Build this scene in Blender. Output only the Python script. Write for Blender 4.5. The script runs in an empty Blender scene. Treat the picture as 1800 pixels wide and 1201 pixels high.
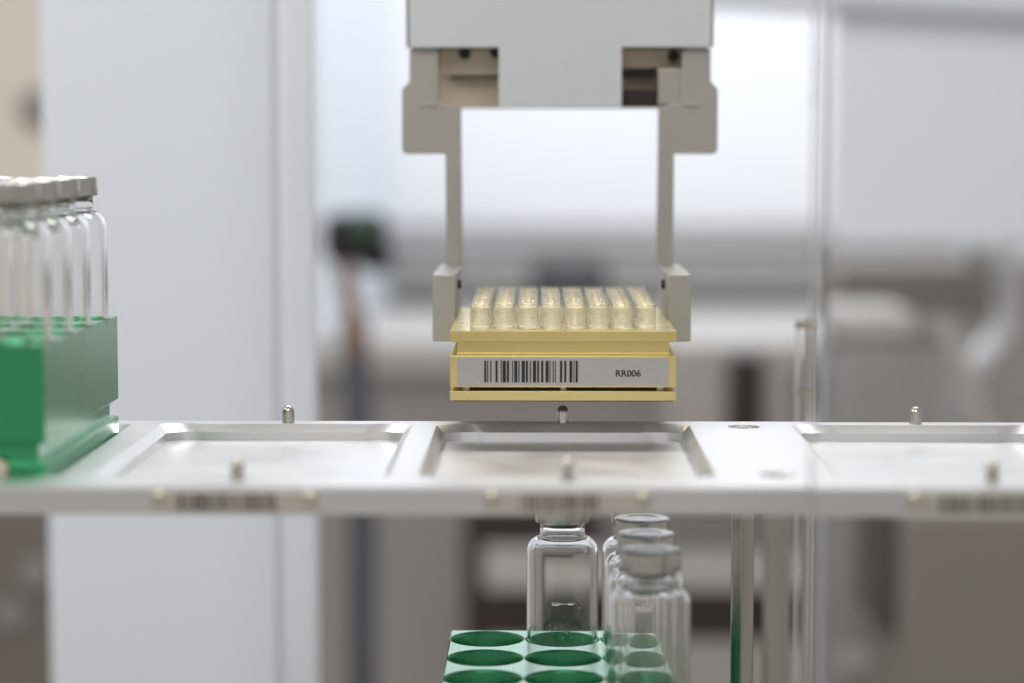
import bpy, bmesh, math, random
from mathutils import Vector, Matrix
random.seed(7)
S = bpy.context.scene
COL = S.collection
MM = 0.001
R = math.radians

# ------------------------------------------------------------------ camera
F = 4050.0                      # focal length in photograph pixels (1800 wide)
YAW, PITCH = math.atan(49 / F), math.atan(350 / F)
cam_d = bpy.data.cameras.new('camera')
cam = bpy.data.objects.new('camera', cam_d)
COL.objects.link(cam)
cam_d.sensor_width = 36.0
cam_d.lens = F / 1800 * 36.0
FWD = Vector((-math.sin(YAW) * math.cos(PITCH), math.cos(YAW) * math.cos(PITCH), -math.sin(PITCH)))
RGT = FWD.cross(Vector((0, 0, 1))).normalized()
UP = RGT.cross(FWD).normalized()
def ray(px, py):
    return FWD + RGT * ((px - 900) / F) + UP * ((600.5 - py) / F)
CAM = -ray(989, 743) * 869.8     # millimetres; origin = foot of the middle back pin
cam.location = CAM * MM
cam.rotation_euler = FWD.to_track_quat('-Z', 'Y').to_euler()
cam_d.clip_start, cam_d.clip_end = 0.01, 50
cam_d.dof.use_dof = True
cam_d.dof.focus_distance = 0.868
cam_d.dof.aperture_fstop = cam_d.lens / 20.0
cam_d.dof.aperture_blades = 0
S.camera = cam
def at(px, py, Y):
    d = ray(px, py)
    t = (Y - CAM.y) / d.y
    return CAM + d * t
def sc(Y):                       # photograph pixels per mm at depth Y
    return F / (Y - CAM.y)

# ------------------------------------------------------------------ world, lamps, exposure
W = bpy.data.worlds.new('World')
S.world = W
W.use_nodes = True
W.node_tree.nodes['Background'].inputs[0].default_value = (0.51, 0.48, 0.445, 1)
W.node_tree.nodes['Background'].inputs[1].default_value = 0.80
def lamp(name, loc, target, sx, sy, power, col):
    d = bpy.data.lights.new(name, 'AREA')
    d.shape = 'RECTANGLE'
    d.size, d.size_y, d.energy, d.color = sx * MM, sy * MM, power, col
    o = bpy.data.objects.new(name, d)
    COL.objects.link(o)
    o.location = Vector(loc) * MM
    o.rotation_euler = (Vector(target) - Vector(loc)).to_track_quat('-Z', 'Y').to_euler()
    return o
lamp('unseen_lamp', (40, 520, 1080), (0, 10, 0), 1100, 120, 12.5, (1.0, 0.985, 0.96))
lamp('unseen_lamp', (-850, -120, 640), (-250, 420, 40), 500, 300, 3.2, (0.97, 0.985, 1.0))  # fill light added off to the left to brighten the sheet panel
lamp('unseen_lamp', (-150, -1500, 1150), (-60, 250, 0), 1600, 700, 9, (1.0, 0.985, 0.965))  # fill light added above the camera for the front faces and left panel
lamp('unseen_lamp', (-100, 1750, 1000), (80, 2500, 150), 2000, 300, 22, (0.90, 0.95, 1.0))  # light added out of view to whiten the back wall
S.view_settings.view_transform = 'Standard'
S.view_settings.look = 'None'
S.view_settings.exposure = 0
S.view_settings.gamma = 1
S.render.engine = 'CYCLES'
cy = S.cycles
cy.max_bounces, cy.transmission_bounces, cy.glossy_bounces = 140, 140, 24
cy.diffuse_bounces, cy.transparent_max_bounces = 4, 24
cy.caustics_reflective = cy.caustics_refractive = True
cy.blur_glossy = 0.6
cy.sample_clamp_indirect = 15
cy.use_denoising = True

# ------------------------------------------------------------------ materials
def lin(r, g, b):
    f = lambda c: (c / 255 / 12.92) if c / 255 <= 0.04045 else ((c / 255 + 0.055) / 1.055) ** 2.4
    return (f(r), f(g), f(b), 1)
def mat(name, col, rough=0.5, metal=0.0, grain=0.0, gscale=(1, 1, 1), bump=0.0, coat=0.0, spec=0.5, rvar=0.0, fine=900.0):
    m = bpy.data.materials.new(name)
    m.use_nodes = True
    nt = m.node_tree
    N, L = nt.nodes, nt.links
    p = N['Principled BSDF']
    col = tuple(col) if len(col) == 4 else tuple(col) + (1,)
    p.inputs['Base Color'].default_value = col
    p.inputs['Roughness'].default_value = rough
    p.inputs['Metallic'].default_value = metal
    p.inputs['Coat Weight'].default_value = coat
    p.inputs['Specular IOR Level'].default_value = spec
    if grain or bump or rvar:
        tc = N.new('ShaderNodeTexCoord')
        mp = N.new('ShaderNodeMapping')
        mp.inputs['Scale'].default_value = gscale
        L.new(tc.outputs['Object'], mp.inputs['Vector'])
        nz = N.new('ShaderNodeTexNoise')
        nz.inputs['Scale'].default_value = fine
        nz.inputs['Detail'].default_value = 5
        L.new(mp.outputs[0], nz.inputs['Vector'])
        big = N.new('ShaderNodeTexNoise')
        big.inputs['Scale'].default_value = 28
        big.inputs['Detail'].default_value = 4
        L.new(tc.outputs['Object'], big.inputs['Vector'])
        if grain:
            mix = N.new('ShaderNodeMix')
            mix.data_type = 'RGBA'
            mix.inputs[6].default_value = tuple(c * (1 - grain) for c in col[:3]) + (1,)
            mix.inputs[7].default_value = tuple(min(1, c * (1 + grain)) for c in col[:3]) + (1,)
            L.new(nz.outputs['Fac'], mix.inputs[0])
            L.new(mix.outputs[2], p.inputs['Base Color'])
        if rvar:
            mr = N.new('ShaderNodeMapRange')
            mr.inputs['From Min'].default_value, mr.inputs['From Max'].default_value = 0.3, 0.7
            mr.inputs['To Min'].default_value = max(0.02, rough - rvar)
            mr.inputs['To Max'].default_value = rough + rvar
            L.new(big.outputs['Fac'], mr.inputs['Value'])
            L.new(mr.outputs[0], p.inputs['Roughness'])
        if bump:
            b = N.new('ShaderNodeBump')
            b.inputs['Strength'].default_value = bump
            b.inputs['Distance'].default_value = 0.00012
            L.new(nz.outputs['Fac'], b.inputs['Height'])
            L.new(b.outputs[0], p.inputs['Normal'])
    return m
def glass(name, ior, tint=(1, 1, 1, 1), rough=0.0):
    m = bpy.data.materials.new(name)
    m.use_nodes = True
    p = m.node_tree.nodes['Principled BSDF']
    p.inputs['Base Color'].default_value = tint
    p.inputs['Roughness'].default_value = rough
    p.inputs['IOR'].default_value = ior
    p.inputs['Transmission Weight'].default_value = 1
    return m
M = dict(
    deck=mat('bead_blasted_aluminium', (0.73, 0.735, 0.75), 0.37, 0.88, 0.06, (0.25, 1, 1), 0.35, rvar=0.05, fine=1300),
    deck_dull=mat('milled_aluminium', (0.72, 0.715, 0.70), 0.40, 1.0, 0.06, (1, 1, 0.2), 0.2, rvar=0.05),
    steel=mat('polished_steel', (0.56, 0.54, 0.50), 0.24, 1.0, 0.05, (1, 1, 0.1), 0.12, rvar=0.05, fine=300),
    rod=mat('ground_steel_rod', (0.44, 0.43, 0.405), 0.2, 1.0, 0.05, (1, 1, 14), 0.10, rvar=0.04, fine=260),
    gripper=mat('hard_anodised_aluminium', (0.49, 0.478, 0.445), 0.44, 0.75, 0.04, (1, 1, 1), 0.12, rvar=0.05),
    pad=mat('grey_anodised_finger_pad', (0.52, 0.505, 0.46), 0.42, 0.85, 0.04, (1, 1, 1), 0.12, rvar=0.05),
    cover=mat('grey_painted_cover', lin(220, 225, 229), 0.42, 0.0, 0.02, (1, 1, 1), 0.15, coat=0.1),
    beige=mat('beige_machined_part', lin(226, 212, 192), 0.5, 0.1, 0.06, (1, 1, 1), 0.1),
    black=mat('black_part', (0.012, 0.012, 0.013), 0.45, 0, 0.1, (1, 1, 1), 0.1),
    gold=mat('gold_anodised_aluminium', (0.80, 0.665, 0.285), 0.30, 0.85, 0.08, (0.05, 1, 1), 0.18, rvar=0.06, fine=1300),
    silver_label=mat('brushed_silver_label', (0.54, 0.54, 0.525), 0.38, 1.0, 0.10, (0.06, 1, 1), 0.35, rvar=0.04, fine=1500),
    ink=mat('black_ink', (0.014, 0.011, 0.011), 0.5, 0, 0.3, (1, 1, 1), 0.0, fine=900),
    brown_ink=mat('brown_black_print', (0.10, 0.085, 0.07), 0.5, 0, 0.2, (1, 1, 1), 0.0),
    green=mat('green_anodised_aluminium', (0.013, 0.37, 0.142), 0.28, 0.75, 0.06, (1, 1, 0.3), 0.25, coat=0.7, rvar=0.05, fine=1300),
    cap=mat('crimped_aluminium_cap', (0.56, 0.555, 0.54), 0.25, 1.0, 0.07, (1, 1, 0.15), 0.3, rvar=0.05),
    rubber=mat('grey_rubber_stopper', (0.36, 0.34, 0.27), 0.6, 0, 0.1, (1, 1, 1), 0.1),
    brass=mat('brass_screw', (0.66, 0.62, 0.52), 0.34, 1.0, 0.05, (1, 1, 1), 0.1),
    label_plate=mat('pale_label_plate', (0.68, 0.655, 0.60), 0.34, 0.85, 0.04, (0.1, 1, 1), 0.1),
    vial=glass('clear_vial_glass', 1.50),
    insert=glass('clear_insert_glass', 1.47),
    acrylic=glass('clear_acrylic', 1.49, (0.985, 0.99, 0.99, 1)),
    water=glass('water', 1.33),
    pale_liquid=glass('pale_yellow_liquid', 1.34, (1.0, 0.992, 0.955, 1)),
    white=mat('plain_white', lin(232, 232, 232), 0.4, 0, 0.03, (1, 1, 1), 0.05),
    wall=mat('white_wall_paint', lin(238, 239, 242), 0.7, 0, 0.02, (1, 1, 1), 0.1),
    cream=mat('cream_wall_paint', lin(242, 233, 222), 0.7, 0, 0.02, (1, 1, 1), 0.1),
    panel=mat('blue_grey_sheet_panel', lin(238, 244, 255), 0.5, 0.0, 0.02, (1, 1, 0.2), 0.1, rvar=0.1),
    profile=mat('aluminium_profile', lin(214, 214, 218), 0.38, 0.6, 0.03, (1, 1, 0.1), 0.1),
    slate=mat('slate_blue_paint', lin(92, 98, 108), 0.5, 0.1, 0.04, (1, 1, 1), 0.1),
    grey=mat('mid_grey_plastic', lin(150, 148, 148), 0.5, 0, 0.03, (1, 1, 1), 0.1),
    added_dark=mat('added_dark_tone', (0.20, 0.16, 0.11), 0.55, 0, 0.05, (1, 1, 1), 0.1),  # tone of the sheet added under the carrier
    rod_grey=mat('blue_grey_rod', lin(196, 200, 211), 0.45, 0, 0.03, (1, 1, 1), 0.1),
    slot_grey=mat('shadow_grey_strip', lin(204, 208, 215), 0.5, 0, 0.03, (1, 1, 1), 0.1),
    umber=mat('umber_laminate', lin(126, 120, 113), 0.5, 0, 0.05, (1, 1, 1), 0.1),
    taupe=mat('taupe_laminate', lin(178, 174, 171), 0.5, 0, 0.05, (1, 1, 1), 0.1),
    dark=mat('dark_brown_plastic', lin(54, 45, 42), 0.5, 0, 0.08, (1, 1, 1), 0.1),
    bench=mat('pale_bench_laminate', lin(196, 193, 190), 0.45, 0, 0.03, (1, 1, 1), 0.1),
    green_plastic=mat('green_plastic', (0.015, 0.12, 0.05), 0.4, 0, 0.05, (1, 1, 1), 0.1),
    copper=mat('brown_cable_sheath', lin(150, 116, 92), 0.5, 0, 0.05, (1, 1, 1), 0.1),
    floor=mat('grey_floor_vinyl', lin(150, 146, 142), 0.5, 0, 0.05, (1, 1, 1), 0.1),
)

def add_specks(m, thr, col):      # sparse pale nicks and dust
    nt = m.node_tree; N, L = nt.nodes, nt.links
    p = N['Principled BSDF']
    tc = N.new('ShaderNodeTexCoord'); v = N.new('ShaderNodeTexNoise')
    v.inputs['Scale'].default_value = 800; v.inputs['Detail'].default_value = 2
    L.new(tc.outputs['Object'], v.inputs['Vector'])
    mr = N.new('ShaderNodeMapRange')
    mr.inputs['From Min'].default_value, mr.inputs['From Max'].default_value = thr, thr + 0.03
    L.new(v.outputs['Fac'], mr.inputs['Value'])
    mx = N.new('ShaderNodeMix'); mx.data_type = 'RGBA'
    src = p.inputs['Base Color'].links[0].from_socket
    L.new(src, mx.inputs[6]); mx.inputs[7].default_value = col
    L.new(mr.outputs[0], mx.inputs[0]); L.new(mx.outputs[2], p.inputs['Base Color'])
p_ = M['green'].node_tree.nodes['Principled BSDF']
p_.inputs['Coat Weight'].default_value, p_.inputs['Coat IOR'].default_value, p_.inputs['Coat Roughness'].default_value = 1.0, 1.6, 0.26
add_specks(M['green'], 0.76, (0.5, 0.62, 0.55, 1))
add_specks(M['deck_dull'], 0.74, (0.2, 0.19, 0.18, 1))

# ------------------------------------------------------------------ mesh helpers (all in millimetres)
def box(bm, x0, x1, y0, y1, z0, z1, bev=0.3, seg=2):
    t = bmesh.new()
    bmesh.ops.create_cube(t, size=1)
    for v in t.verts:
        v.co = Vector(((x0 + x1) / 2 + v.co.x * (x1 - x0), (y0 + y1) / 2 + v.co.y * (y1 - y0), (z0 + z1) / 2 + v.co.z * (z1 - z0)))
    if bev:
        bmesh.ops.bevel(t, geom=list(t.edges), offset=bev, segments=seg, profile=0.5, affect='EDGES')
    t.normal_update()
    for f in t.faces:
        f.smooth = max(abs(c) for c in f.normal) < 0.9999
    merge(bm, t)
def merge(bm, t):
    me = bpy.data.meshes.new('tmp')
    t.to_mesh(me)
    t.free()
    bm.from_mesh(me)
    bpy.data.meshes.remove(me)
def prism(bm, pts, y0, y1, bev=0.3):            # outline in x,z pushed along y
    t = bmesh.new()
    a = [t.verts.new((x, y0, z)) for x, z in pts]
    b = [t.verts.new((x, y1, z)) for x, z in pts]
    fa, fb = t.faces.new(a), t.faces.new(b[::-1])
    n = len(pts)
    for i in range(n):
        t.faces.new((a[i], b[i], b[(i + 1) % n], a[(i + 1) % n]))
    bmesh.ops.recalc_face_normals(t, faces=t.faces)
    if bev:
        bmesh.ops.bevel(t, geom=list(fa.edges) + list(fb.edges), offset=bev, segments=2, profile=0.5, affect='EDGES')
    t.normal_update()
    for f in t.faces:
        f.smooth = max(abs(c) for c in f.normal) < 0.9999
    merge(bm, t)
def rounded(pts, n=5):                          # [(x, z, radius)] -> outline with rounded corners
    out = []
    k = len(pts)
    for i in range(k):
        p, r = Vector(pts[i][:2]), pts[i][2]
        if r <= 1.0:
            out.append(tuple(p)); continue
        a, b = (Vector(pts[i - 1][:2]) - p).normalized(), (Vector(pts[(i + 1) % k][:2]) - p).normalized()
        half = math.acos(max(-1, min(1, a.dot(b)))) / 2
        d = r / math.tan(half)
        bis = (a + b).normalized()
        c = p + bis * (r / math.sin(half))
        s, e = p + a * d - c, p + b * d - c
        a0, a1 = math.atan2(s.y, s.x), math.atan2(e.y, e.x)
        da = (a1 - a0 + math.pi) % (2 * math.pi) - math.pi
        for j in range(n + 1):
            g = a0 + da * j / n
            out.append((c.x + r * math.cos(g), c.y + r * math.sin(g)))
    return out
def lathe(bm, prof, seg=32, cx=0, cy=0, axis='z', cz=0):
    rows = []
    for r, z in prof:
        if r < 1e-6:
            co = (0, 0, z)
            rows.append([bm.verts.new(co)])
        else:
            rows.append([bm.verts.new((r * math.cos(2 * math.pi * i / seg), r * math.sin(2 * math.pi * i / seg), z)) for i in range(seg)])
    faces = []
    for a, b in zip(rows, rows[1:]):
        for i in range(seg):
            j = (i + 1) % seg
            if len(a) == 1 and len(b) == 1: continue
            if len(a) == 1: faces.append(bm.faces.new((a[0], b[i], b[j])))
            elif len(b) == 1: faces.append(bm.faces.new((a[i], b[0], a[j])))
            else: faces.append(bm.faces.new((a[i], b[i], b[j], a[j])))
    bmesh.ops.recalc_face_normals(bm, faces=faces)
    for f in faces: f.smooth = True
    for row in rows:
        for v in row:
            x, y, z = v.co
            if axis == 'y': v.co = (x + cx, z + cy, y + cz)
            elif axis == 'x': v.co = (z + cx, x + cy, y + cz)
            else: v.co = (x + cx, y + cy, z + cz)
    return faces
def tube(bm, path, r, seg=12):
    rings = []
    for i, p in enumerate(path):
        d = (Vector(path[min(i + 1, len(path) - 1)]) - Vector(path[max(i - 1, 0)])).normalized()
        u = d.cross(Vector((0.01, 1, 0.02))).normalized()
        w = d.cross(u)
        rings.append([bm.verts.new(Vector(p) + u * r * math.cos(2 * math.pi * k / seg) + w * r * math.sin(2 * math.pi * k / seg)) for k in range(seg)])
    for a, b in zip(rings, rings[1:]):
        for k in range(seg):
            bm.faces.new((a[k], b[k], b[(k + 1) % seg], a[(k + 1) % seg]))
    bm.faces.new(rings[0]); bm.faces.new(rings[-1][::-1])
    bmesh.ops.recalc_face_normals(bm, faces=bm.faces)
    for f in bm.faces: f.smooth = True
def obj(name, bm, m, parent=None, loc=(0, 0, 0), smooth=35, label=None):
    for v in bm.verts:
        v.co *= MM
    me = bpy.data.meshes.new(name)
    bm.to_mesh(me)
    bm.free()
    if smooth:
        flags = [p.use_smooth for p in me.polygons]
        me.set_sharp_from_angle(angle=R(smooth))       # turns every face smooth ...
        me.polygons.foreach_set('use_smooth', flags)    # ... so the flat faces are put back
    me.materials.append(M[m])
    o = bpy.data.objects.new(name, me)
    COL.objects.link(o)
    o.location = Vector(loc) * MM
    if parent: o.parent = parent
    if label: o['label'] = label
    return o
def thing(name, label, cat, loc=(0, 0, 0), group=None):
    o = bpy.data.objects.new(name, None)
    o.empty_display_size = 0.01
    COL.objects.link(o)
    o.location = Vector(loc) * MM
    return tag(o, label, cat, group)
def tag(o, label, cat, group=None):
    o['label'], o['category'] = label, cat
    if group: o['group'] = group
    return o
def dup(root, loc, label):
    r = root.copy(); COL.objects.link(r)
    r.location = Vector(loc) * MM
    r['label'] = label
    for ch in list(root.children):
        c = ch.copy(); COL.objects.link(c); c.parent = r
        for g in list(ch.children):
            d = g.copy(); COL.objects.link(d); d.parent = c
    return r
def copy_part(o, parent, loc):
    c = o.copy(); COL.objects.link(c); c.parent = parent
    c.location = Vector(loc) * MM
    return c
B = bmesh.new
ORD = ['first', 'second', 'third', 'fourth', 'fifth', 'sixth', 'seventh', 'eighth', 'ninth', 'tenth', 'eleventh', 'twelfth']

# ------------------------------------------------------------------ room behind (structure)
def structure(o):
    o['kind'] = 'structure'
    return o
b = B(); box(b, -3000, 3000, 2500, 2540, -900, 1500, 0); structure(obj('wall', b, 'wall'))
b = B(); box(b, -3000, 3000, -600, 2500, -940, -900, 0); structure(obj('floor', b, 'floor'))

def slab(bm, Y, x0, x1, y0, y1, depth, bev=1.0):  # box whose front face fills the pixel rectangle at depth Y
    a, c = at(x0, y1, Y), at(x1, y0, Y)
    box(bm, a.x, c.x, Y, Y + depth, a.z, c.z, bev)
    return a, c

# ------------------------------------------------------------------ the aluminium deck with its pockets
ZF = -5.8                        # pocket floor
PK = [-209.0, -103.7, 0.0, 132.7]
YB, YF = -5.2, -141.5
X0, X1, Y0, Y1 = -300, 260, -164.0, 4.5
def pocket(cx, ins):
    xh, yb, yf = 47.3 - ins, YB - ins, YF + ins
    L = 15.5
    q = []
    for k in range(11):
        t = k / 10
        q.append((xh - L + L * t, yb + 1.5 * math.sin(math.pi * t) - 2.6 * t ** 4))
    p = list(q)                                                     # back right
    p += [(x, yf + yb - y) for x, y in reversed(q)]                 # front right
    p += [(-x, yf + yb - y) for x, y in q]                          # front left
    p += [(-x, y) for x, y in reversed(q)]                          # back left
    return [(cx + x, y) for x, y in p]
deck = thing('pocket_deck', 'long silver aluminium deck plate with milled plate pockets and locating pins', 'deck', (0, 0, 0))
b = B()
def loop(pts, z):
    vs = [b.verts.new((x, y, z)) for x, y in pts]
    return vs, [b.edges.new((vs[i], vs[(i + 1) % len(vs)])) for i in range(len(vs))]
def strip(a, c):
    n = len(a)
    for i in range(n):
        b.faces.new((a[i], a[(i + 1) % n], c[(i + 1) % n], c[i]))
SCREWS = [(67.2, -12), (67.2, -136)]
edges = []
ch = 0.5
vo, eo = loop([(X0 + ch, Y0 + 0.9), (X1 - ch, Y0 + 0.9), (X1 - ch, Y1 - ch), (X0 + ch, Y1 - ch)], 0); edges += eo
v1, _ = loop([(X0, Y0), (X1, Y0), (X1, Y1), (X0, Y1)], -ch)
for v in v1[:2]: v.co.z = -0.9
v2, _ = loop([(X0, Y0), (X1, Y0), (X1, Y1), (X0, Y1)], -8.7)
strip(vo, v1); strip(v1, v2); b.faces.new(v2)
floors = []
for cx in PK:
    a, ea = loop(pocket(cx, 0), 0); edges += ea
    c, _ = loop(pocket(cx, 3.1), -2.8)
    d, _ = loop(pocket(cx, 3.1), ZF)
    strip(a, c); strip(c, d); b.faces.new(d)
for sx, sy in SCREWS:
    cir = lambda r: [(sx + r * math.cos(2 * math.pi * i / 32), sy + r * math.sin(2 * math.pi * i / 32)) for i in range(32)]
    a, ea = loop(cir(6.0), 0); edges += ea
    c, _ = loop(cir(5.6), -0.6)
    d, _ = loop(cir(5.6), -3.2)
    strip(a, c); strip(c, d); b.faces.new(d)
bmesh.ops.triangle_fill(b, use_beauty=True, use_dissolve=False, edges=edges, normal=(0, 0, 1))
bmesh.ops.recalc_face_normals(b, faces=b.faces)
b.normal_update()
for f in b.faces: f.smooth = len(f.verts) == 4 and abs(f.normal.z) < 0.9999
obj('plate', b, 'deck', deck, smooth=25)
# locating pins
b = B()
lathe(b, [(0, -3), (2.3, -3), (2.3, 3.9), (2.25, 4.4), (2.0, 5.2), (1.55, 5.9), (0.9, 6.35), (0, 6.5)], 28)
pin0 = obj('locating_pin', b, 'steel', deck, (PK[0], 0, 0))
for i, cx in enumerate(PK):
    if i: copy_part(pin0, deck, (cx, 0, 0))
    copy_part(pin0, deck, (cx, -146.7, 0))
# socket head screws in the counterbores
b = B()
lathe(b, [(0, -3.1), (5.3, -3.1), (5.3, -1.3), (4.9, -0.9), (2.6, -0.9), (2.6, -2.4), (0, -2.4)], 32)
s0 = obj('socket_screw', b, 'steel', deck, (SCREWS[0][0], SCREWS[0][1], 0))
copy_part(s0, deck, (SCREWS[1][0], SCREWS[1][1], 0))
# round legs
b = B(); lathe(b, [(0, -190), (4.3, -190), (4.3, -8.72), (0, -8.72)], 40)
l0 = obj('leg', b, 'rod', deck, (67.2, -12, 0))
copy_part(l0, deck, (67.2, -136, 0))
# lower tray that the second rack stands on
b = B(); box(b, X0, X1, Y0, 40, -206, -190.2, 1.0); obj('lower_tray', b, 'deck', deck)
# barcode plates on the front edge
for n_, (cx, xs0, xs1, bx0, bx1) in enumerate([(PK[1], 280, 545, 308, 482), (PK[2], 865, 1130, 915, 1052), (PK[3], 1606, 1872, 1650, 1835)]):
    Yp = Y0
    a, c = at(xs0 - 16, 900, Yp), at(xs1 + 16, 866, Yp)
    b = B(); box(b, a.x, c.x, Yp - 0.5, Yp - 0.02, -8.0, -1.5, 0.15)
    lp = obj('label_plate', b, 'label_plate', deck)
    rr = random.Random(n_ + 3)
    b = B()
    x, xe = at(bx0, 880, Yp).x, at(bx1, 880, Yp).x
    while x < xe:
        w = rr.choice([0.28, 0.28, 0.5, 0.85, 1.1])
        box(b, x, x + w, Yp - 0.53, Yp - 0.5, -7.6, -1.9, 0)
        x += w + rr.choice([0.28, 0.5, 0.8])
    obj('barcode', b, 'brown_ink', lp)
    b = B(); lathe(b, [(0, -1.6), (1.3, -1.5), (2.1, -0.9), (2.2, 0.0), (0, 0.0)], 24, axis='y')
    p = at(xs0, 872, Yp)
    q = obj('round_head_screw', b, 'brass', lp, (p.x, Yp - 0.5, -3.2))
    copy_part(q, lp, (at(xs1, 872, Yp).x, Yp - 0.5, -3.2))
# small flat white patches on two pocket floors
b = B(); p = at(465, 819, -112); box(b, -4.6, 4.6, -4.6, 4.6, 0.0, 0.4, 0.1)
tag(obj('white_patch', b, 'white', None, (at(467, 819, -112).x, -112, ZF + 0.02)), 'small square white patch on the floor of the left pocket', 'pad')
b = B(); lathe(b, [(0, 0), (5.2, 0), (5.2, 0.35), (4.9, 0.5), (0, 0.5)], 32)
tag(obj('white_disc', b, 'white', None, (at(1670, 822, -115).x, -115, ZF + 0.02)), 'round white disc on the floor of the right pocket', 'dot')

# ------------------------------------------------------------------ vials
def big_vial(label, loc):
    t = thing('crimp_vial', label, 'vial', loc, 'crimp top glass vials in the green racks')
    hb = 75.7                                   # height of the cap's lower rim above the vial base
    Rb, Rn, th = 13.6, 8.5, 1.15
    out = [(0, 0.7), (9.5, 0.5), (10.6, 0.0), (12.2, 0.25), (13.2, 1.1), (Rb, 2.4)]
    zs = hb - 5.6 - 6.2                          # where the shoulder starts
    for k in range(1, 5): out.append((Rb, 2.4 + (zs - 2.4) * k / 4))
    for k in range(1, 10):
        a = k / 10 * R(84)
        out.append((Rb - 4.7 * (1 - math.cos(a)), zs + 5.7 * math.sin(a)))
    out += [(Rn + 0.18, hb - 5.6), (Rn, hb - 5.0), (Rn, hb - 0.2), (9.4, hb + 0.4), (9.6, hb + 3.5), (9.3, hb + 4.0)]
    inn = [(6.2, hb + 4.0), (6.15, hb + 3.0), (6.6, hb + 1.6), (Rn - th - 0.1, hb + 0.4), (Rn - th, hb - 0.6), (Rn - th, hb - 5.5)]
    inn[-1:] = [(Rn - th, hb - 5.0), (Rn - th + 0.12, zs + 5.3)]
    for k in range(9, -1, -1):
        a = k / 9 * R(88)
        inn.append((Rb - th - 4.7 * (1 - math.cos(a)), zs - 0.2 + 5.0 * math.sin(a)))
    for k in range(3, -1, -1): inn.append((Rb - th, 3.8 + (zs - 3.8) * k / 4))
    inn += [(Rb - th - 0.5, 2.7), (Rb - th - 1.6, 2.0), (0, 2.2)]
    b = B(); lathe(b, out + inn, 64)
    obj('glass_body', b, 'vial', t, smooth=60)
    b = B(); lathe(b, [(0, hb - 1.6), (5.0, hb - 1.6), (5.4, hb - 1.3), (5.9, hb + 4.1), (9.2, hb + 4.25), (9.2, hb + 5.8), (0, hb + 5.8)], 48)
    obj('stopper', b, 'rubber', t)
    b = B()
    lathe(b, [(9.75, hb + 0.6), (9.9, hb - 0.45), (10.15, hb - 0.3), (10.3, hb + 0.3), (10.3, hb + 5.4), (10.15, hb + 6.1), (9.7, hb + 6.5), (9.0, hb + 6.6),
              (5.8, hb + 6.6), (5.55, hb + 6.4), (0, hb + 6.35), (0, hb + 5.9), (9.4, hb + 5.9), (9.75, hb + 5.4), (9.75, hb + 0.6)], 64)
    obj('crimp_cap', b, 'cap', t)
    return t

# ------------------------------------------------------------------ green vial racks
HX, HY, HR = 28.6, 32.6, 14.25
def rack(label, loc):
    t = thing('vial_rack', label, 'rack', loc, 'green vial racks')
    H = 46.8
    w, l = 42.74, 63.88
    global b
    b = B()
    # main block, z 15.4..H, with 12 bores
    edges = []
    c = 0.5
    rect = lambda e: [(-w + e, -l + e), (w - e, -l + e), (w - e, l - e), (-w + e, l - e)]
    vo, eo = loop(rect(c * 0.4), H); edges += eo
    v1, _ = loop(rect(0), H - c * 0.4)
    v2, _ = loop(rect(0), 15.9)
    v3, _ = loop(rect(c), 15.4)
    strip(vo, v1); strip(v1, v2); strip(v2, v3); b.faces.new(v3)
    for i in (-1, 0, 1):
        for j in range(4):
            cx, cyy = i * HX, (j - 1.5) * HY
            cir = lambda r: [(cx + r * math.cos(2 * math.pi * k / 48), cyy + r * math.sin(2 * math.pi * k / 48)) for k in range(48)]
            a, ea = loop(cir(HR), H); edges += ea
            d, _ = loop(cir(HR - 0.8), H - 1.6)
            f, _ = loop(cir(HR - 0.8), 16.6)
            strip(a, d); strip(d, f); b.faces.new(f)
    bmesh.ops.triangle_fill(b, use_beauty=True, use_dissolve=False, edges=edges, normal=(0, 0, 1))
    bmesh.ops.recalc_face_normals(b, faces=b.faces)
    b.normal_update()
    for f in b.faces: f.smooth = abs(f.normal.z) < 0.9999 and abs(f.normal.x) < 0.99999 and abs(f.normal.y) < 0.99999
    obj('bored_block', b, 'green', t, smooth=30)
    b = B(); box(b, -w + 2.8, w - 2.8, -l + 2.8, l - 2.8, 9.4, 15.5, 0.2); obj('grip_neck', b, 'green', t)
    b = B(); box(b, -w, w, -l, l, 0, 9.5, 0.7); obj('skirt', b, 'green', t)
    b = B(); lathe(b, [(0, -1.7), (2.8, -1.6), (3.3, -1.0), (3.3, 0), (0, 0)], 24, axis='y')
    s = obj('button_screw', b, 'beige', t, (27.5, -l - 0.02, 7.2))
    copy_part(s, t, (-27.5, -l - 0.02, 7.2))
    return t
RY = -8.3 - 0.8 - 63.88
rk1 = rack('green vial rack standing in the leftmost deck pocket, filled with capped vials', (PK[0], RY, ZF))
RZ2 = -82.9 - 46.8
RY2 = -1.5 * HY
rk2 = rack('green vial rack below the deck with some empty bores, near the steel legs', (0, RY2, RZ2))
vial0 = None
def put_vial(label, loc):
    global vial0
    if vial0 is None:
        vial0 = big_vial(label, loc)
        return vial0
    return dup(vial0, loc, label)
VB = 13.0                       # base of a vial above the rack base... the bores are 16.6 deep-floored
def vz(rz): return rz + 16.62
for j in range(3, -1, -1):
    n = 3 - j
    put_vial('%s capped glass vial from the back in the right column of the upper green rack' % ORD[n], (PK[0] + HX, RY + (j - 1.5) * HY, vz(ZF)))
for j in range(3, 1, -1):
    n = 3 - j
    put_vial('%s capped glass vial from the back in the middle column of the upper green rack' % ORD[n], (PK[0], RY + (j - 1.5) * HY, vz(ZF)))
va = put_vial('lone capped vial in the middle column of the lower green rack, wavy droplet line inside', (0, RY2 + 1.5 * HY, vz(RZ2)))
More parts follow.
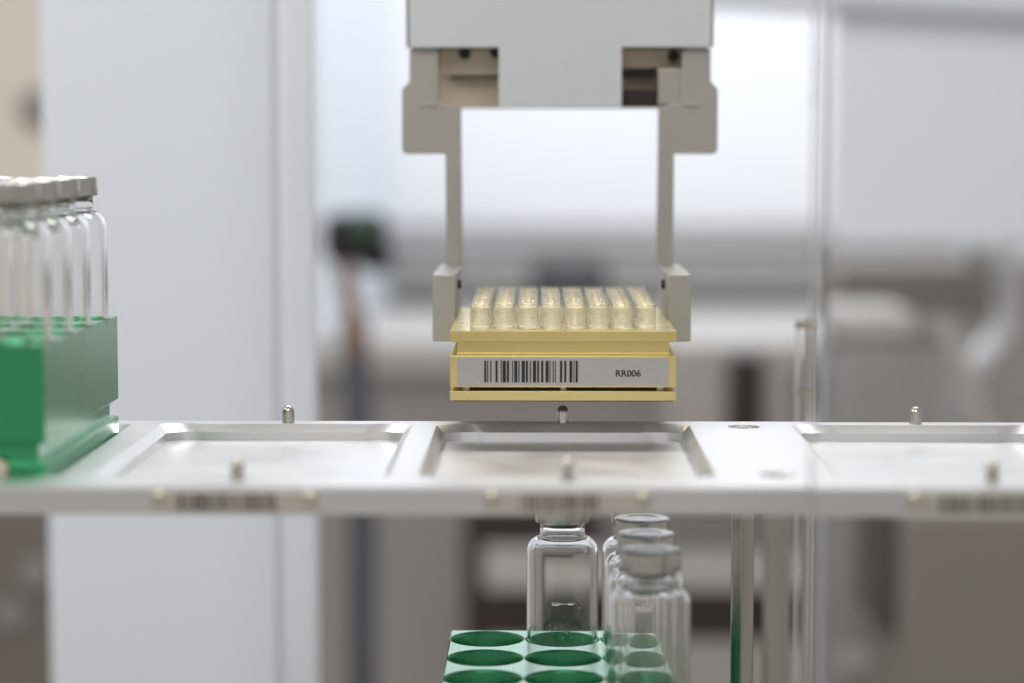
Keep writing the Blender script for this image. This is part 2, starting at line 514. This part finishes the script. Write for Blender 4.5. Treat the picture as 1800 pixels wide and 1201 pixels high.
for j in range(3, -1, -1):
    n = 3 - j
    put_vial('%s capped glass vial from the back in the right column of the lower green rack' % ORD[n], (HX, RY2 + (j - 1.5) * HY, vz(RZ2)))
# droplets clinging inside the lone vial
b = B()
for k in range(18):
    a = R(random.uniform(246, 300)); z = random.uniform(30, 42) if k > 6 else random.uniform(44, 56)
    r = 12.42; s = random.uniform(0.10, 0.32)
    bmesh.ops.create_icosphere(b, subdivisions=1, radius=1, matrix=Matrix.Translation((r * math.cos(a), r * math.sin(a), z)) @ Matrix.Rotation(a, 4, 'Z') @ Matrix.Diagonal((0.10, s, s * random.uniform(0.8, 1.5), 1)))
for a, w_, h_ in ((259, 1.9, 0.75), (284, 1.7, 0.55), (271, 2.6, 0.22)):
    a = R(a)
    bmesh.ops.create_icosphere(b, subdivisions=2, radius=1, matrix=Matrix.Translation((12.40 * math.cos(a), 12.40 * math.sin(a), 46.3)) @ Matrix.Rotation(a, 4, 'Z') @ Matrix.Diagonal((0.16, w_, h_, 1)))
obj('droplets', b, 'water', va)

# ------------------------------------------------------------------ gold carrier held over the middle pocket
CZ, CY, CS = 10.4, -18.0, 0.979      # height, depth and size of the carrier
WX, LY = 42.74, 127.76
car = thing('vial_carrier', 'gold anodised carrier block with barcode label and glass inserts, held by the gripper', 'carrier', (0, CY, CZ))
car.scale = (CS, CS, CS)
b = B(); box(b, -WX, WX, 0, LY, 0, 3.5, 0.18); obj('base_plate', b, 'gold', car)
b = B(); box(b, -WX + 1.2, WX - 1.2, 1.2, LY - 1.2, -0.5, 0.02, 0.1); obj('added_dark_sheet', b, 'added_dark', car)  # unseen sheet, added to darken the carrier's reflection in the pocket
b = B(); box(b, -WX + 0.1, WX - 0.1, 0, LY, 5.0, 16.9, 0.2); obj('body_block', b, 'gold', car)
b = B(); lathe(b, [(0, 3.5), (1.7, 3.5), (1.7, 5.0), (0, 5.0)], 20)
sp = obj('spacer', b, 'rod', car, (-36.5, 5.5, 0))
for x, y in ((0, 5.5), (36.5, 5.5), (-36.5, 124), (0, 124), (36.5, 124), (0, 64)): copy_part(sp, car, (x, y, 0))
b = B()
def frame(x, y0, y1, z): return loop([(-x, y0), (x, y0), (x, y1), (-x, y1)], z)[0]
q = [frame(40.25, 1.6, LY - 1.6, 16.9), frame(40.25, 1.6, LY - 1.6, 17.6), frame(40.0, 3.4, LY - 3.4, 17.9), frame(40.0, 3.4, LY - 3.4, 22.15),
     frame(38.5, 4, LY - 4, 22.15), frame(38.5, 4, LY - 4, 16.9)]
for u, v in zip(q, q[1:] + q[:1]): strip(u, v)
bmesh.ops.recalc_face_normals(b, faces=b.faces)
obj('grip_neck', b, 'gold', car, smooth=0)
TZ = 26.2
b = B()
e1 = []
cb = 0.2
vo, eo = loop([(-WX + cb, cb), (WX - cb, cb), (WX - cb, LY - cb), (-WX + cb, LY - cb)], TZ); e1 += eo
w1 = frame(WX, 0, LY, TZ - cb); w2 = frame(WX, 0, LY, 22.15 + cb); w3 = frame(WX - cb, cb, LY - cb, 22.15); w4 = frame(38.5, 4, LY - 4, 22.15); w5 = frame(38.5, 4, LY - 4, 23.5)
strip(vo, w1); strip(w1, w2); strip(w2, w3); strip(w3, w4); strip(w4, w5)
b.faces.new(vo)
bmesh.ops.recalc_face_normals(b, faces=b.faces)
b.normal_update()
for f in b.faces:
    if f.normal.z < -0.9 and f.calc_center_median().z > 24: f.normal_flip()
tp = obj('top_plate', b, 'gold', car, smooth=0)
# label
b = B(); box(b, -39.9, 39.9, -0.12, 0.15, 5.6, 16.2, 0.03)
lab = obj('label', b, 'silver_label', car)
bars = [(400, 413), (418, 426), (438, 446), (471, 486), (504, 511), (516, 538), (543, 558), (576, 583), (590, 610), (616, 624), (637, 658), (663, 677), (688, 696), (708, 729), (735, 748), (760, 775), (788, 808), (813, 820), (833, 840), (846, 853), (879, 894), (906, 920), (939, 958), (965, 971), (978, 993)]
b = B()
for u0, u1 in bars:
    xa, xb = at(740 + u0 / 3.6, 655, CY).x / CS, at(740 + u1 / 3.6, 655, CY).x / CS
    box(b, xa, xb, -0.145, -0.12, 6.85, 15.05, 0)
obj('barcode', b, 'ink', lab)
cu = bpy.data.curves.new('code', 'FONT')
cu.body = 'RR006'; cu.size = 1.0; cu.offset = 0.028; cu.extrude = 0.004; cu.resolution_u = 6
to = bpy.data.objects.new('code', cu); COL.objects.link(to)
bpy.context.view_layer.update()
me = bpy.data.meshes.new_from_object(to.evaluated_get(bpy.context.evaluated_depsgraph_get()))
bpy.data.objects.remove(to)
b = B(); b.from_mesh(me)
xs = [v.co.x for v in b.verts]; ys = [v.co.y for v in b.verts]
tx0, tx1 = at(740 + 1232 / 3.6, 655, CY).x / CS, at(740 + 1392 / 3.6, 655, CY).x / CS
z0t, z1t = (at(1100, 440 + 801 / 3.6, CY).z - CZ) / CS, (at(1100, 440 + 757 / 3.6, CY).z - CZ) / CS
for v in b.verts:
    x = (v.co.x - min(xs)) / (max(xs) - min(xs)); y = (v.co.y - min(ys)) / (max(ys) - min(ys))
    v.co = Vector((tx0 + x * (tx1 - tx0), -0.135 + v.co.z * 3, z0t + y * (z1t - z0t)))
obj('lettering', b, 'ink', lab, smooth=0)
# small flush screws along the front edge of the top plate
b = B(); lathe(b, [(0, TZ - 0.1), (1.3, TZ - 0.1), (1.3, TZ + 0.05), (0.75, TZ + 0.05), (0.7, TZ + 0.02), (0, TZ + 0.02)], 20)
fs = obj('flush_screw', b, 'rod', tp, (-38.5, 4.5, 0))
for x, y in ((0, 4.5), (38.5, 4.5), (-40, 20), (40, 20), (-40, 40), (40, 40), (-38.5, 123), (38.5, 123)): copy_part(fs, tp, (x, y, 0))

# 96 small glass inserts
b = B()
h = 9.3
prof = [(0, 0.05), (3.5, 0.0), (3.9, 0.06), (4.01, 0.2), (4.03, 0.5), (4.03, h - 1.4), (4.03, h - 0.75), (4.1, h - 0.55), (4.12, h - 0.25), (4.0, h - 0.04), (3.7, h),
        (3.45, h - 0.08), (3.25, h - 0.35), (3.2, h - 1.2), (3.2, 0.7), (3.14, 0.5), (2.9, 0.42), (0, 0.42)]
lathe(b, prof, 36)
ins0 = obj('glass_insert', b, 'insert', None, (0, 0, 0), smooth=60)
tag(ins0, '', 'vial', 'small glass insert vials on the gold carrier')
b = B(); lathe(b, [(0, 0.405), (2.9, 0.41), (3.15, 0.49), (3.21, 0.7), (3.21, 8.15), (2.9, 7.95), (2.2, 7.85), (0, 7.8)], 36)
liq0 = obj('liquid', b, 'pale_liquid', ins0, smooth=60)
first = True
for r_ in range(12):
    for c_ in range(8):
        o = ins0 if first else ins0.copy()
        if not first:
            COL.objects.link(o)
            copy_part(liq0, o, (0, 0, 0))
        first = False
        o.location = Vector(((c_ - 3.5) * 9 * CS, CY + (14.4 + r_ * 9) * CS, CZ + (TZ + 0.02) * CS)) * MM
        o.scale = (CS, CS, CS)
        o.rotation_euler = (0, 0, random.uniform(0, 6.28))
        side = ('%s from left' % ORD[c_]) if c_ < 4 else ('%s from right' % ORD[7 - c_])
        rowt = 'front row' if r_ == 0 else ('rearmost row' if r_ == 11 else '%s row from front' % ORD[r_])
        o['label'] = ('small clear glass insert %s, %s on the gold carrier' % (side, rowt)).replace('first from left', 'leftmost').replace('first from right', 'rightmost')

# ------------------------------------------------------------------ robot gripper
YG = 113.0
sg = sc(YG)
gp = at(985, 250, YG)
grip = thing('robot_gripper', 'grey robot gripper with two fingers clasping the gold carrier from above', 'gripper', (gp.x, YG, gp.z))
def gx(px): return at(px, 300, YG).x - gp.x
def gz(py): return at(985, py, YG).z - gp.z
def gpt(px, py, r=0): return (gx(px), gz(py), r)
# housing (behind), cover plate with its middle tongue (in front)
b = B(); box(b, gx(713), gx(1255), 6, 60, gz(83), gz(-260), 1.2); obj('housing', b, 'gripper', grip)
b = B()
prism(b, rounded([gpt(722, -260), gpt(722, 84, .6), gpt(877, 84, .4), gpt(877, 190, .8), gpt(1092, 190, .8), gpt(1092, 84, .4), gpt(1247, 84, .6), gpt(1247, -260)]), -5, 4, 0.5)
obj('cover', b, 'cover', grip)
b = B(); box(b, gx(760), gx(1212), 24, 50, gz(188), gz(84), 0.6); obj('back_block', b, 'beige', grip)
b = B(); box(b, gx(772), gx(876), 14, 24, gz(130), gz(84), 0.5); obj('slide_rail', b, 'beige', grip)
b = B(); box(b, gx(1093), gx(1180), 14, 24, gz(118.5), gz(84), 0.5); obj('slide_rail', b, 'beige', grip)
b = B(); box(b, gx(1094), gx(1156), 8, 24, gz(187), gz(156), 0.3); obj('motor_block', b, 'dark', grip)
b = B(); box(b, gx(1094), gx(1150), 16, 24, gz(134), gz(119), 0.3); obj('gap_strip', b, 'dark', grip)
b = B(); box(b, gx(790), gx(876), 16, 24, gz(137), gz(131), 0.3); obj('gap_strip', b, 'umber', grip)
b = B(); box(b, gx(1156), gx(1202), 3, 24, gz(184), gz(120), 0.5); obj('slide_block', b, 'pad', grip)
for px, py in ((815, 92), (871, 90), (1186, 97)):
    b = B(); lathe(b, [(0, 0), (2.6, 0), (2.4, -2.2), (0, -2.2)], 20, axis='y'); obj('set_screw', b, 'black', grip, (gx(px), 13.5, gz(py)))
def bracket(fl):
    f = (lambda x: x) if not fl else (lambda x: 1968 - x if x > 0 else x)
    P = [(720, 88, .5), (720, 143, 1), (707, 157, 1), (707, 271, 2.2), (783, 271, .6), (784, 466, .3), (812, 466, .3), (810, 190, .3), (790, 184, .5), (770, 178, .5), (770, 88, .5)]
    pts = [gpt(1968 - x if fl else x, y, r) for x, y, r in P]
    b = B(); prism(b, rounded(pts if not fl else pts[::-1]), 0, 10, 0.4)
    br = obj('finger', b, 'gripper', grip)
    b = B(); box(b, gx(1968 - 768 if fl else 740) , gx(1968 - 740 if fl else 768), -1.2, 0.1, gz(186), gz(182), 0.2); obj('ledge', b, 'pad', br)
    return br
for fl in (False, True):
    br = bracket(fl)
    sgn = 1 if fl else -1
    xin = sgn * 41.95 - gp.x
    xout = xin + sgn * 9.2
    b = B(); box(b, min(xin, xout), max(xin, xout), 46 - YG, 122 - YG, 26.8 - gp.z, 53.4 - gp.z, 0.5)
    pd = obj('grip_pad', b, 'pad', br)
    b = B(); box(b, min(xin - sgn * 0.1, xin + sgn * 6), max(xin - sgn * 0.1, xin + sgn * 6), 113.5 - YG, 122.5 - YG, 53 - gp.z, 57 - gp.z, 0.4); obj('foot', b, 'gripper', br)
    b = B(); lathe(b, [(0, 0), (2.0, 0), (2.0, -sgn * -1.0), (1.6, -sgn * -1.3), (0, -sgn * -1.3)] if False else [(0, 0), (2.0, 0), (1.8, 1.4), (0, 1.4)], 20, axis='x')
    if sgn > 0:
        for v in b.verts: v.co.x = -v.co.x
        bmesh.ops.reverse_faces(b, faces=b.faces)
    obj('set_screw', b, 'black', pd, (xin, 70 - YG, 48 - gp.z))

# ------------------------------------------------------------------ clear enclosure pane at right, in front of the deck
YP = -215
b = B()
xa = at(1428, 600, YP).x
box(b, xa, xa + 260, YP, YP + 5, -330, 330, 1.1, 3)
tag(obj('acrylic_pane', b, 'acrylic', None), 'clear acrylic enclosure pane with a polished vertical edge in front of the right pocket', 'pane')

# ------------------------------------------------------------------ blurred equipment behind the deck
def thing_at(name, label, cat, Y, px, py):
    p = at(px, py, Y)
    return thing(name, label, cat, (p.x, Y, p.z)), p
def lslab(bm, o, Y, x0, x1, y0, y1, depth, bev=1.0, dy=0):
    a, c = at(x0, y1, Y), at(x1, y0, Y)
    box(bm, a.x - o.x, c.x - o.x, dy, dy + depth, a.z - o.z, c.z - o.z, bev)

# large blue-grey sheet panel left
Y = 420
t, p = thing_at('sheet_panel', 'tall blue-grey sheet metal panel behind the left green rack', 'panel', Y, 295, 1300)
b = B(); lslab(b, p, Y, 99, 487, -500, 1700, 4); obj('sheet', b, 'panel', t)
# profile post
Y = 300
t, p = thing_at('profile_post', 'pale aluminium profile post with a dark slot beside the sheet panel', 'post', Y, 515, 1300)
b = B(); lslab(b, p, Y, 503, 548, -500, 1700, 12, 3); obj('profile', b, 'panel', t)
b = B(); lslab(b, p, Y, 488, 503, -500, 1700, 8, .5, 3); obj('slot', b, 'slot_grey', t)
zb_ = at(900, 600, 1850).z
# cream cabinet far left
Y = 1500
t, p = thing_at('cream_cabinet', 'cream wall cabinet at the far left edge above a taupe base', 'cabinet', Y, 0, 700)
b = B(); lslab(b, p, Y, -300, 98, -300, 700, 300, 2); obj('carcass', b, 'cream', t)
b = B(); lathe(b, [(0, -14), (16, -14), (20, -8), (20, 0), (0, 0)], 24, axis='y'); q = at(70, 190, Y); obj('knob', b, 'grey', t, (q.x - p.x, 0, q.z - p.z))
t, p = thing_at('taupe_cabinet', 'taupe base cabinet with pale round knobs at lower left', 'cabinet', 1450, 0, 1500)
b = B(); lslab(b, p, 1450, -300, 104, 720, 1500, 300, 2); obj('carcass', b, 'umber', t)
for kx, ky in ((20, 1080), (62, 1010)):
    b = B(); lathe(b, [(0, -12), (14, -12), (18, -6), (18, 0), (0, 0)], 24, axis='y'); q = at(kx, ky, 1450); obj('knob', b, 'grey', t, (q.x - p.x, 0, q.z - p.z))
# side partition running back to the wall
pa, pb = at(549, 300, 1860), at(690, 300, 2490)
t = thing('side_partition', 'pale partition running back to the white wall behind the profile post', 'partition', (pa.x, 1860, zb_ + 2))
b = B()
d_ = (pb - pa); d_.z = 0; nrm = Vector((-d_.y, d_.x, 0)).normalized() * 6
lo, hi = 0, 1100
q = [b.verts.new((v.x, v.y, z)) for z in (lo, hi) for v in (Vector((0, 0, 0)), d_, d_ + nrm, nrm)]
for f in ((0, 1, 2, 3), (4, 5, 6, 7), (0, 1, 5, 4), (1, 2, 6, 5), (2, 3, 7, 6), (3, 0, 4, 7)): b.faces.new([q[k] for k in f])
bmesh.ops.recalc_face_normals(b, faces=b.faces)
obj('sheet', b, 'panel', t)
b = B(); box(b, -8, 0, -8, 8, lo, hi, 1); obj('edge_strip', b, 'profile', t)
# long bench against the wall
zb = at(900, 600, 1500).z
zb = at(900, 600, 1850).z
t = thing('lab_bench', 'long pale laboratory bench against the white wall with taupe front', 'bench', (0, 1850, -900))
b = B(); box(b, -440, 1700, 0, 640, zb - 40 + 900, zb + 900, 3); obj('bench_top', b, 'bench', t)
b = B(); box(b, -420, 1680, 30, 635, 0, zb - 40 + 900, 3); obj('bench_front', b, 'taupe', t)
# trunking on the wall
Y = 2430
t, p = thing_at('cable_trunking', 'grey cable trunking running along the wall above the bench', 'trunking', Y, 1000, 480)
b = B(); lslab(b, p, Y, 540, 1800, 398, 512, 60, 4); obj('trunk', b, 'grey', t)
b = B(); lslab(b, p, Y, 540, 1800, 420, 432, 8, 1, -8); obj('lid', b, 'profile', t)
# dark small box on the bench
Y = 2150
t, p = thing_at('dark_box', 'small dark box on the bench behind the glass inserts', 'box', Y, 1000, 545)
b = B(); lslab(b, p, Y, 930, 1070, 462, 545, 120, 12); obj('case', b, 'dark', t)
b = B(); lslab(b, p, Y, 950, 1050, 480, 500, 6, 2, -6); obj('display', b, 'slate', t)
# dispensing head with green cap on a pole
Y = 1500
t, p = thing_at('dispenser_stand', 'black dispensing head with a green cap on a dark pole', 'stand', Y, 630, 1350)
b = B(); lslab(b, p, Y, 564, 680, 374, 466, 60, 14)
obj('head', b, 'black', t)
b = B(); lslab(b, p, Y, 630, 688, 430, 480, 50, 8, 5); obj('nozzle_block', b, 'black', t)
q = at(642, 400, Y)
b = B(); lathe(b, [(0, -10), (8, -12), (10, -5), (10, 0), (0, 0)], 28, axis='y'); obj('green_cap', b, 'green_plastic', t, (q.x - p.x, 0, q.z - p.z))
b = B(); tube(b, [at(606, 462, Y + 20) - p, at(612, 520, Y + 20) - p, at(622, 560, Y + 25) - p, at(624, 620, Y + 25) - p], 10); 
for v in b.verts: pass
obj('cable', b, 'copper', t)
b = B(); tube(b, [at(622, 560, Y + 40) - p, at(630, 700, Y + 40) - p, at(636, 920, Y + 40) - p, at(636, 1350, Y + 40) - p], 15); obj('pole', b, 'slate', t)
# dark instrument under the carrier
Y = 1500
t, p = thing_at('dark_instrument', 'dark brown instrument with a pale front panel below the deck', 'instrument', Y, 1050, 1300)
b = B(); lslab(b, p, Y, 815, 1400, 890, 1300, 220, 6); obj('case', b, 'dark', t)
b = B(); lslab(b, p, Y, 850, 1400, 960, 1035, 8, 2, -8); obj('front_panel', b, 'bench', t)
b = B(); lslab(b, p, Y, 1060, 1400, 905, 945, 8, 2, -8); obj('upper_panel', b, 'grey', t)
b = B(); lslab(b, p, Y, 860, 1400, 1125, 1300, 8, 2, -8); obj('lower_panel', b, 'taupe', t)
# brown-grey crate between carrier and right glass tube
Y = 1500
t, p = thing_at('grey_case', 'brown-grey equipment case standing below the bench edge right of the carrier', 'case', Y, 1250, 880)
b = B(); lslab(b, p, Y, 1180, 1392, 605, 880, 200, 6); obj('case', b, 'taupe', t)
b = B(); lslab(b, p, Y, 1275, 1345, 625, 860, 8, 4, -8); obj('dark_door', b, 'dark', t)
# pale box at right with dark joint line
Y = 1250
t, p = thing_at('pale_box', 'pale grey box with a dark joint line behind the right pocket', 'box', Y, 1540, 1300)
b = B(); lslab(b, p, Y, 1466, 1625, 606, 1300, 120, 8); obj('lower_case', b, 'grey', t)
b = B(); lslab(b, p, Y, 1466, 1612, 545, 598, 120, 8); obj('upper_case', b, 'bench', t)
b = B(); lslab(b, p, Y, 1470, 1630, 597, 607, 110, 1, 8); obj('joint', b, 'dark', t)
b = B(); lslab(b, p, Y, 1480, 1590, 1140, 1176, 14, 3, -14); obj('shelf_lip', b, 'bench', t)
# taupe cabinet lower right
Y = 1000
t, p = thing_at('taupe_housing', 'large taupe housing below the deck at the right', 'housing', Y, 1700, 1400)
b = B(); lslab(b, p, Y, 1578, 1960, 900, 1400, 200, 6); obj('case', b, 'umber', t)
b = B(); lslab(b, p, Y, 1553, 1585, 900, 1130, 150, 6, 20); obj('side_plate', b, 'dark', t)
# brown equipment row, mid right
Y = 1650
t, p = thing_at('brown_instrument', 'brown instrument cabinet at the right behind a white hose', 'instrument', Y, 1650, 800)
b = B(); lslab(b, p, Y, 1468, 1960, 466, 560, 150, 6); obj('upper_case', b, 'umber', t)
b = B(); lslab(b, p, Y, 1600, 1960, 560, 800, 150, 6); obj('lower_case', b, 'taupe', t)
# white curved hose
Y = 1500
b = B()
pts = [(1690, 430), (1735, 445), (1768, 490), (1775, 550), (1758, 600), (1725, 640), (1700, 690), (1690, 760)]
dense = []
for i in range(len(pts) - 1):
    for k in range(4):
        u = k / 4
        p0, p1, p2, p3 = pts[max(i - 1, 0)], pts[i], pts[i + 1], pts[min(i + 2, len(pts) - 1)]
        dense.append(tuple(0.5 * (2 * p1[d] + (p2[d] - p0[d]) * u + (2 * p0[d] - 5 * p1[d] + 4 * p2[d] - p3[d]) * u * u + (3 * p1[d] - p0[d] - 3 * p2[d] + p3[d]) * u ** 3) for d in (0, 1)))
tube(b, [at(x, y, Y) for x, y in dense], 17, 14)
tag(obj('white_hose', b, 'profile', None), 'white curved hose bending in front of the brown instrument at right', 'hose')
# grey panel upper right, thin dark rod and top rail
Y = 1300
t, p = thing_at('enclosure_side', 'pale grey enclosure side panel with a sloping top rail at upper right', 'panel', Y, 1650, 440)
b = B(); lslab(b, p, Y, 1462, 2000, -200, 430, 6, 2); sp_ = obj('sheet', b, 'panel', t)
b = B()
u, v = at(1230, -6, Y - 10) - p, at(1900, 30, Y - 10) - p
tube(b, [u, (u + v) / 2, v], 10, 8); obj('top_rail', b, 'rod_grey', t)
Y = 1150
t, p = thing_at('support_arm', 'beige slanting support arm with a dark clamp beside the pale box', 'arm', Y, 1720, 900)
b = B(); tube(b, [at(1648, 560, Y) - p, at(1690, 650, Y) - p, at(1738, 780, Y) - p, at(1745, 900, Y) - p], 9, 12); obj('arm', b, 'taupe', t)
b = B(); lslab(b, p, Y, 1622, 1662, 560, 612, 40, 6, -5); obj('clamp', b, 'umber', t)
Y = 430
t, p = thing_at('door_rod', 'thin blue-grey upright rod beside the grey enclosure panel', 'rod', Y, 1447, 740)
b = B(); lslab(b, p, Y, 1434, 1460, -150, 1300, 6, 1); obj('rod', b, 'rod_grey', t)
b = B(); lslab(b, p, Y, 1438, 1456, 430, 560, 4, 1, -4); obj('hinge', b, 'grey', t)
# glass tube with brass collars
Y = 140
t, p = thing_at('glass_tube', 'slim clear glass tube with brass collars standing behind the deck', 'tube', Y, 1407, 1300)
hh = at(1407, 560, Y).z - p.z
b = B(); lathe(b, [(3.0, 0), (4.2, 0), (4.2, hh), (3.0, hh), (3.0, 0)], 32); obj('barrel', b, 'vial', t)
for yy in (572, 690):
    z = at(1407, yy, Y).z - p.z
    b = B(); lathe(b, [(4.25, -1.2), (4.6, -1.2), (4.6, 1.2), (4.25, 1.2), (4.25, -1.2)], 28); obj('collar', b, 'brass', t, (0, 0, z))
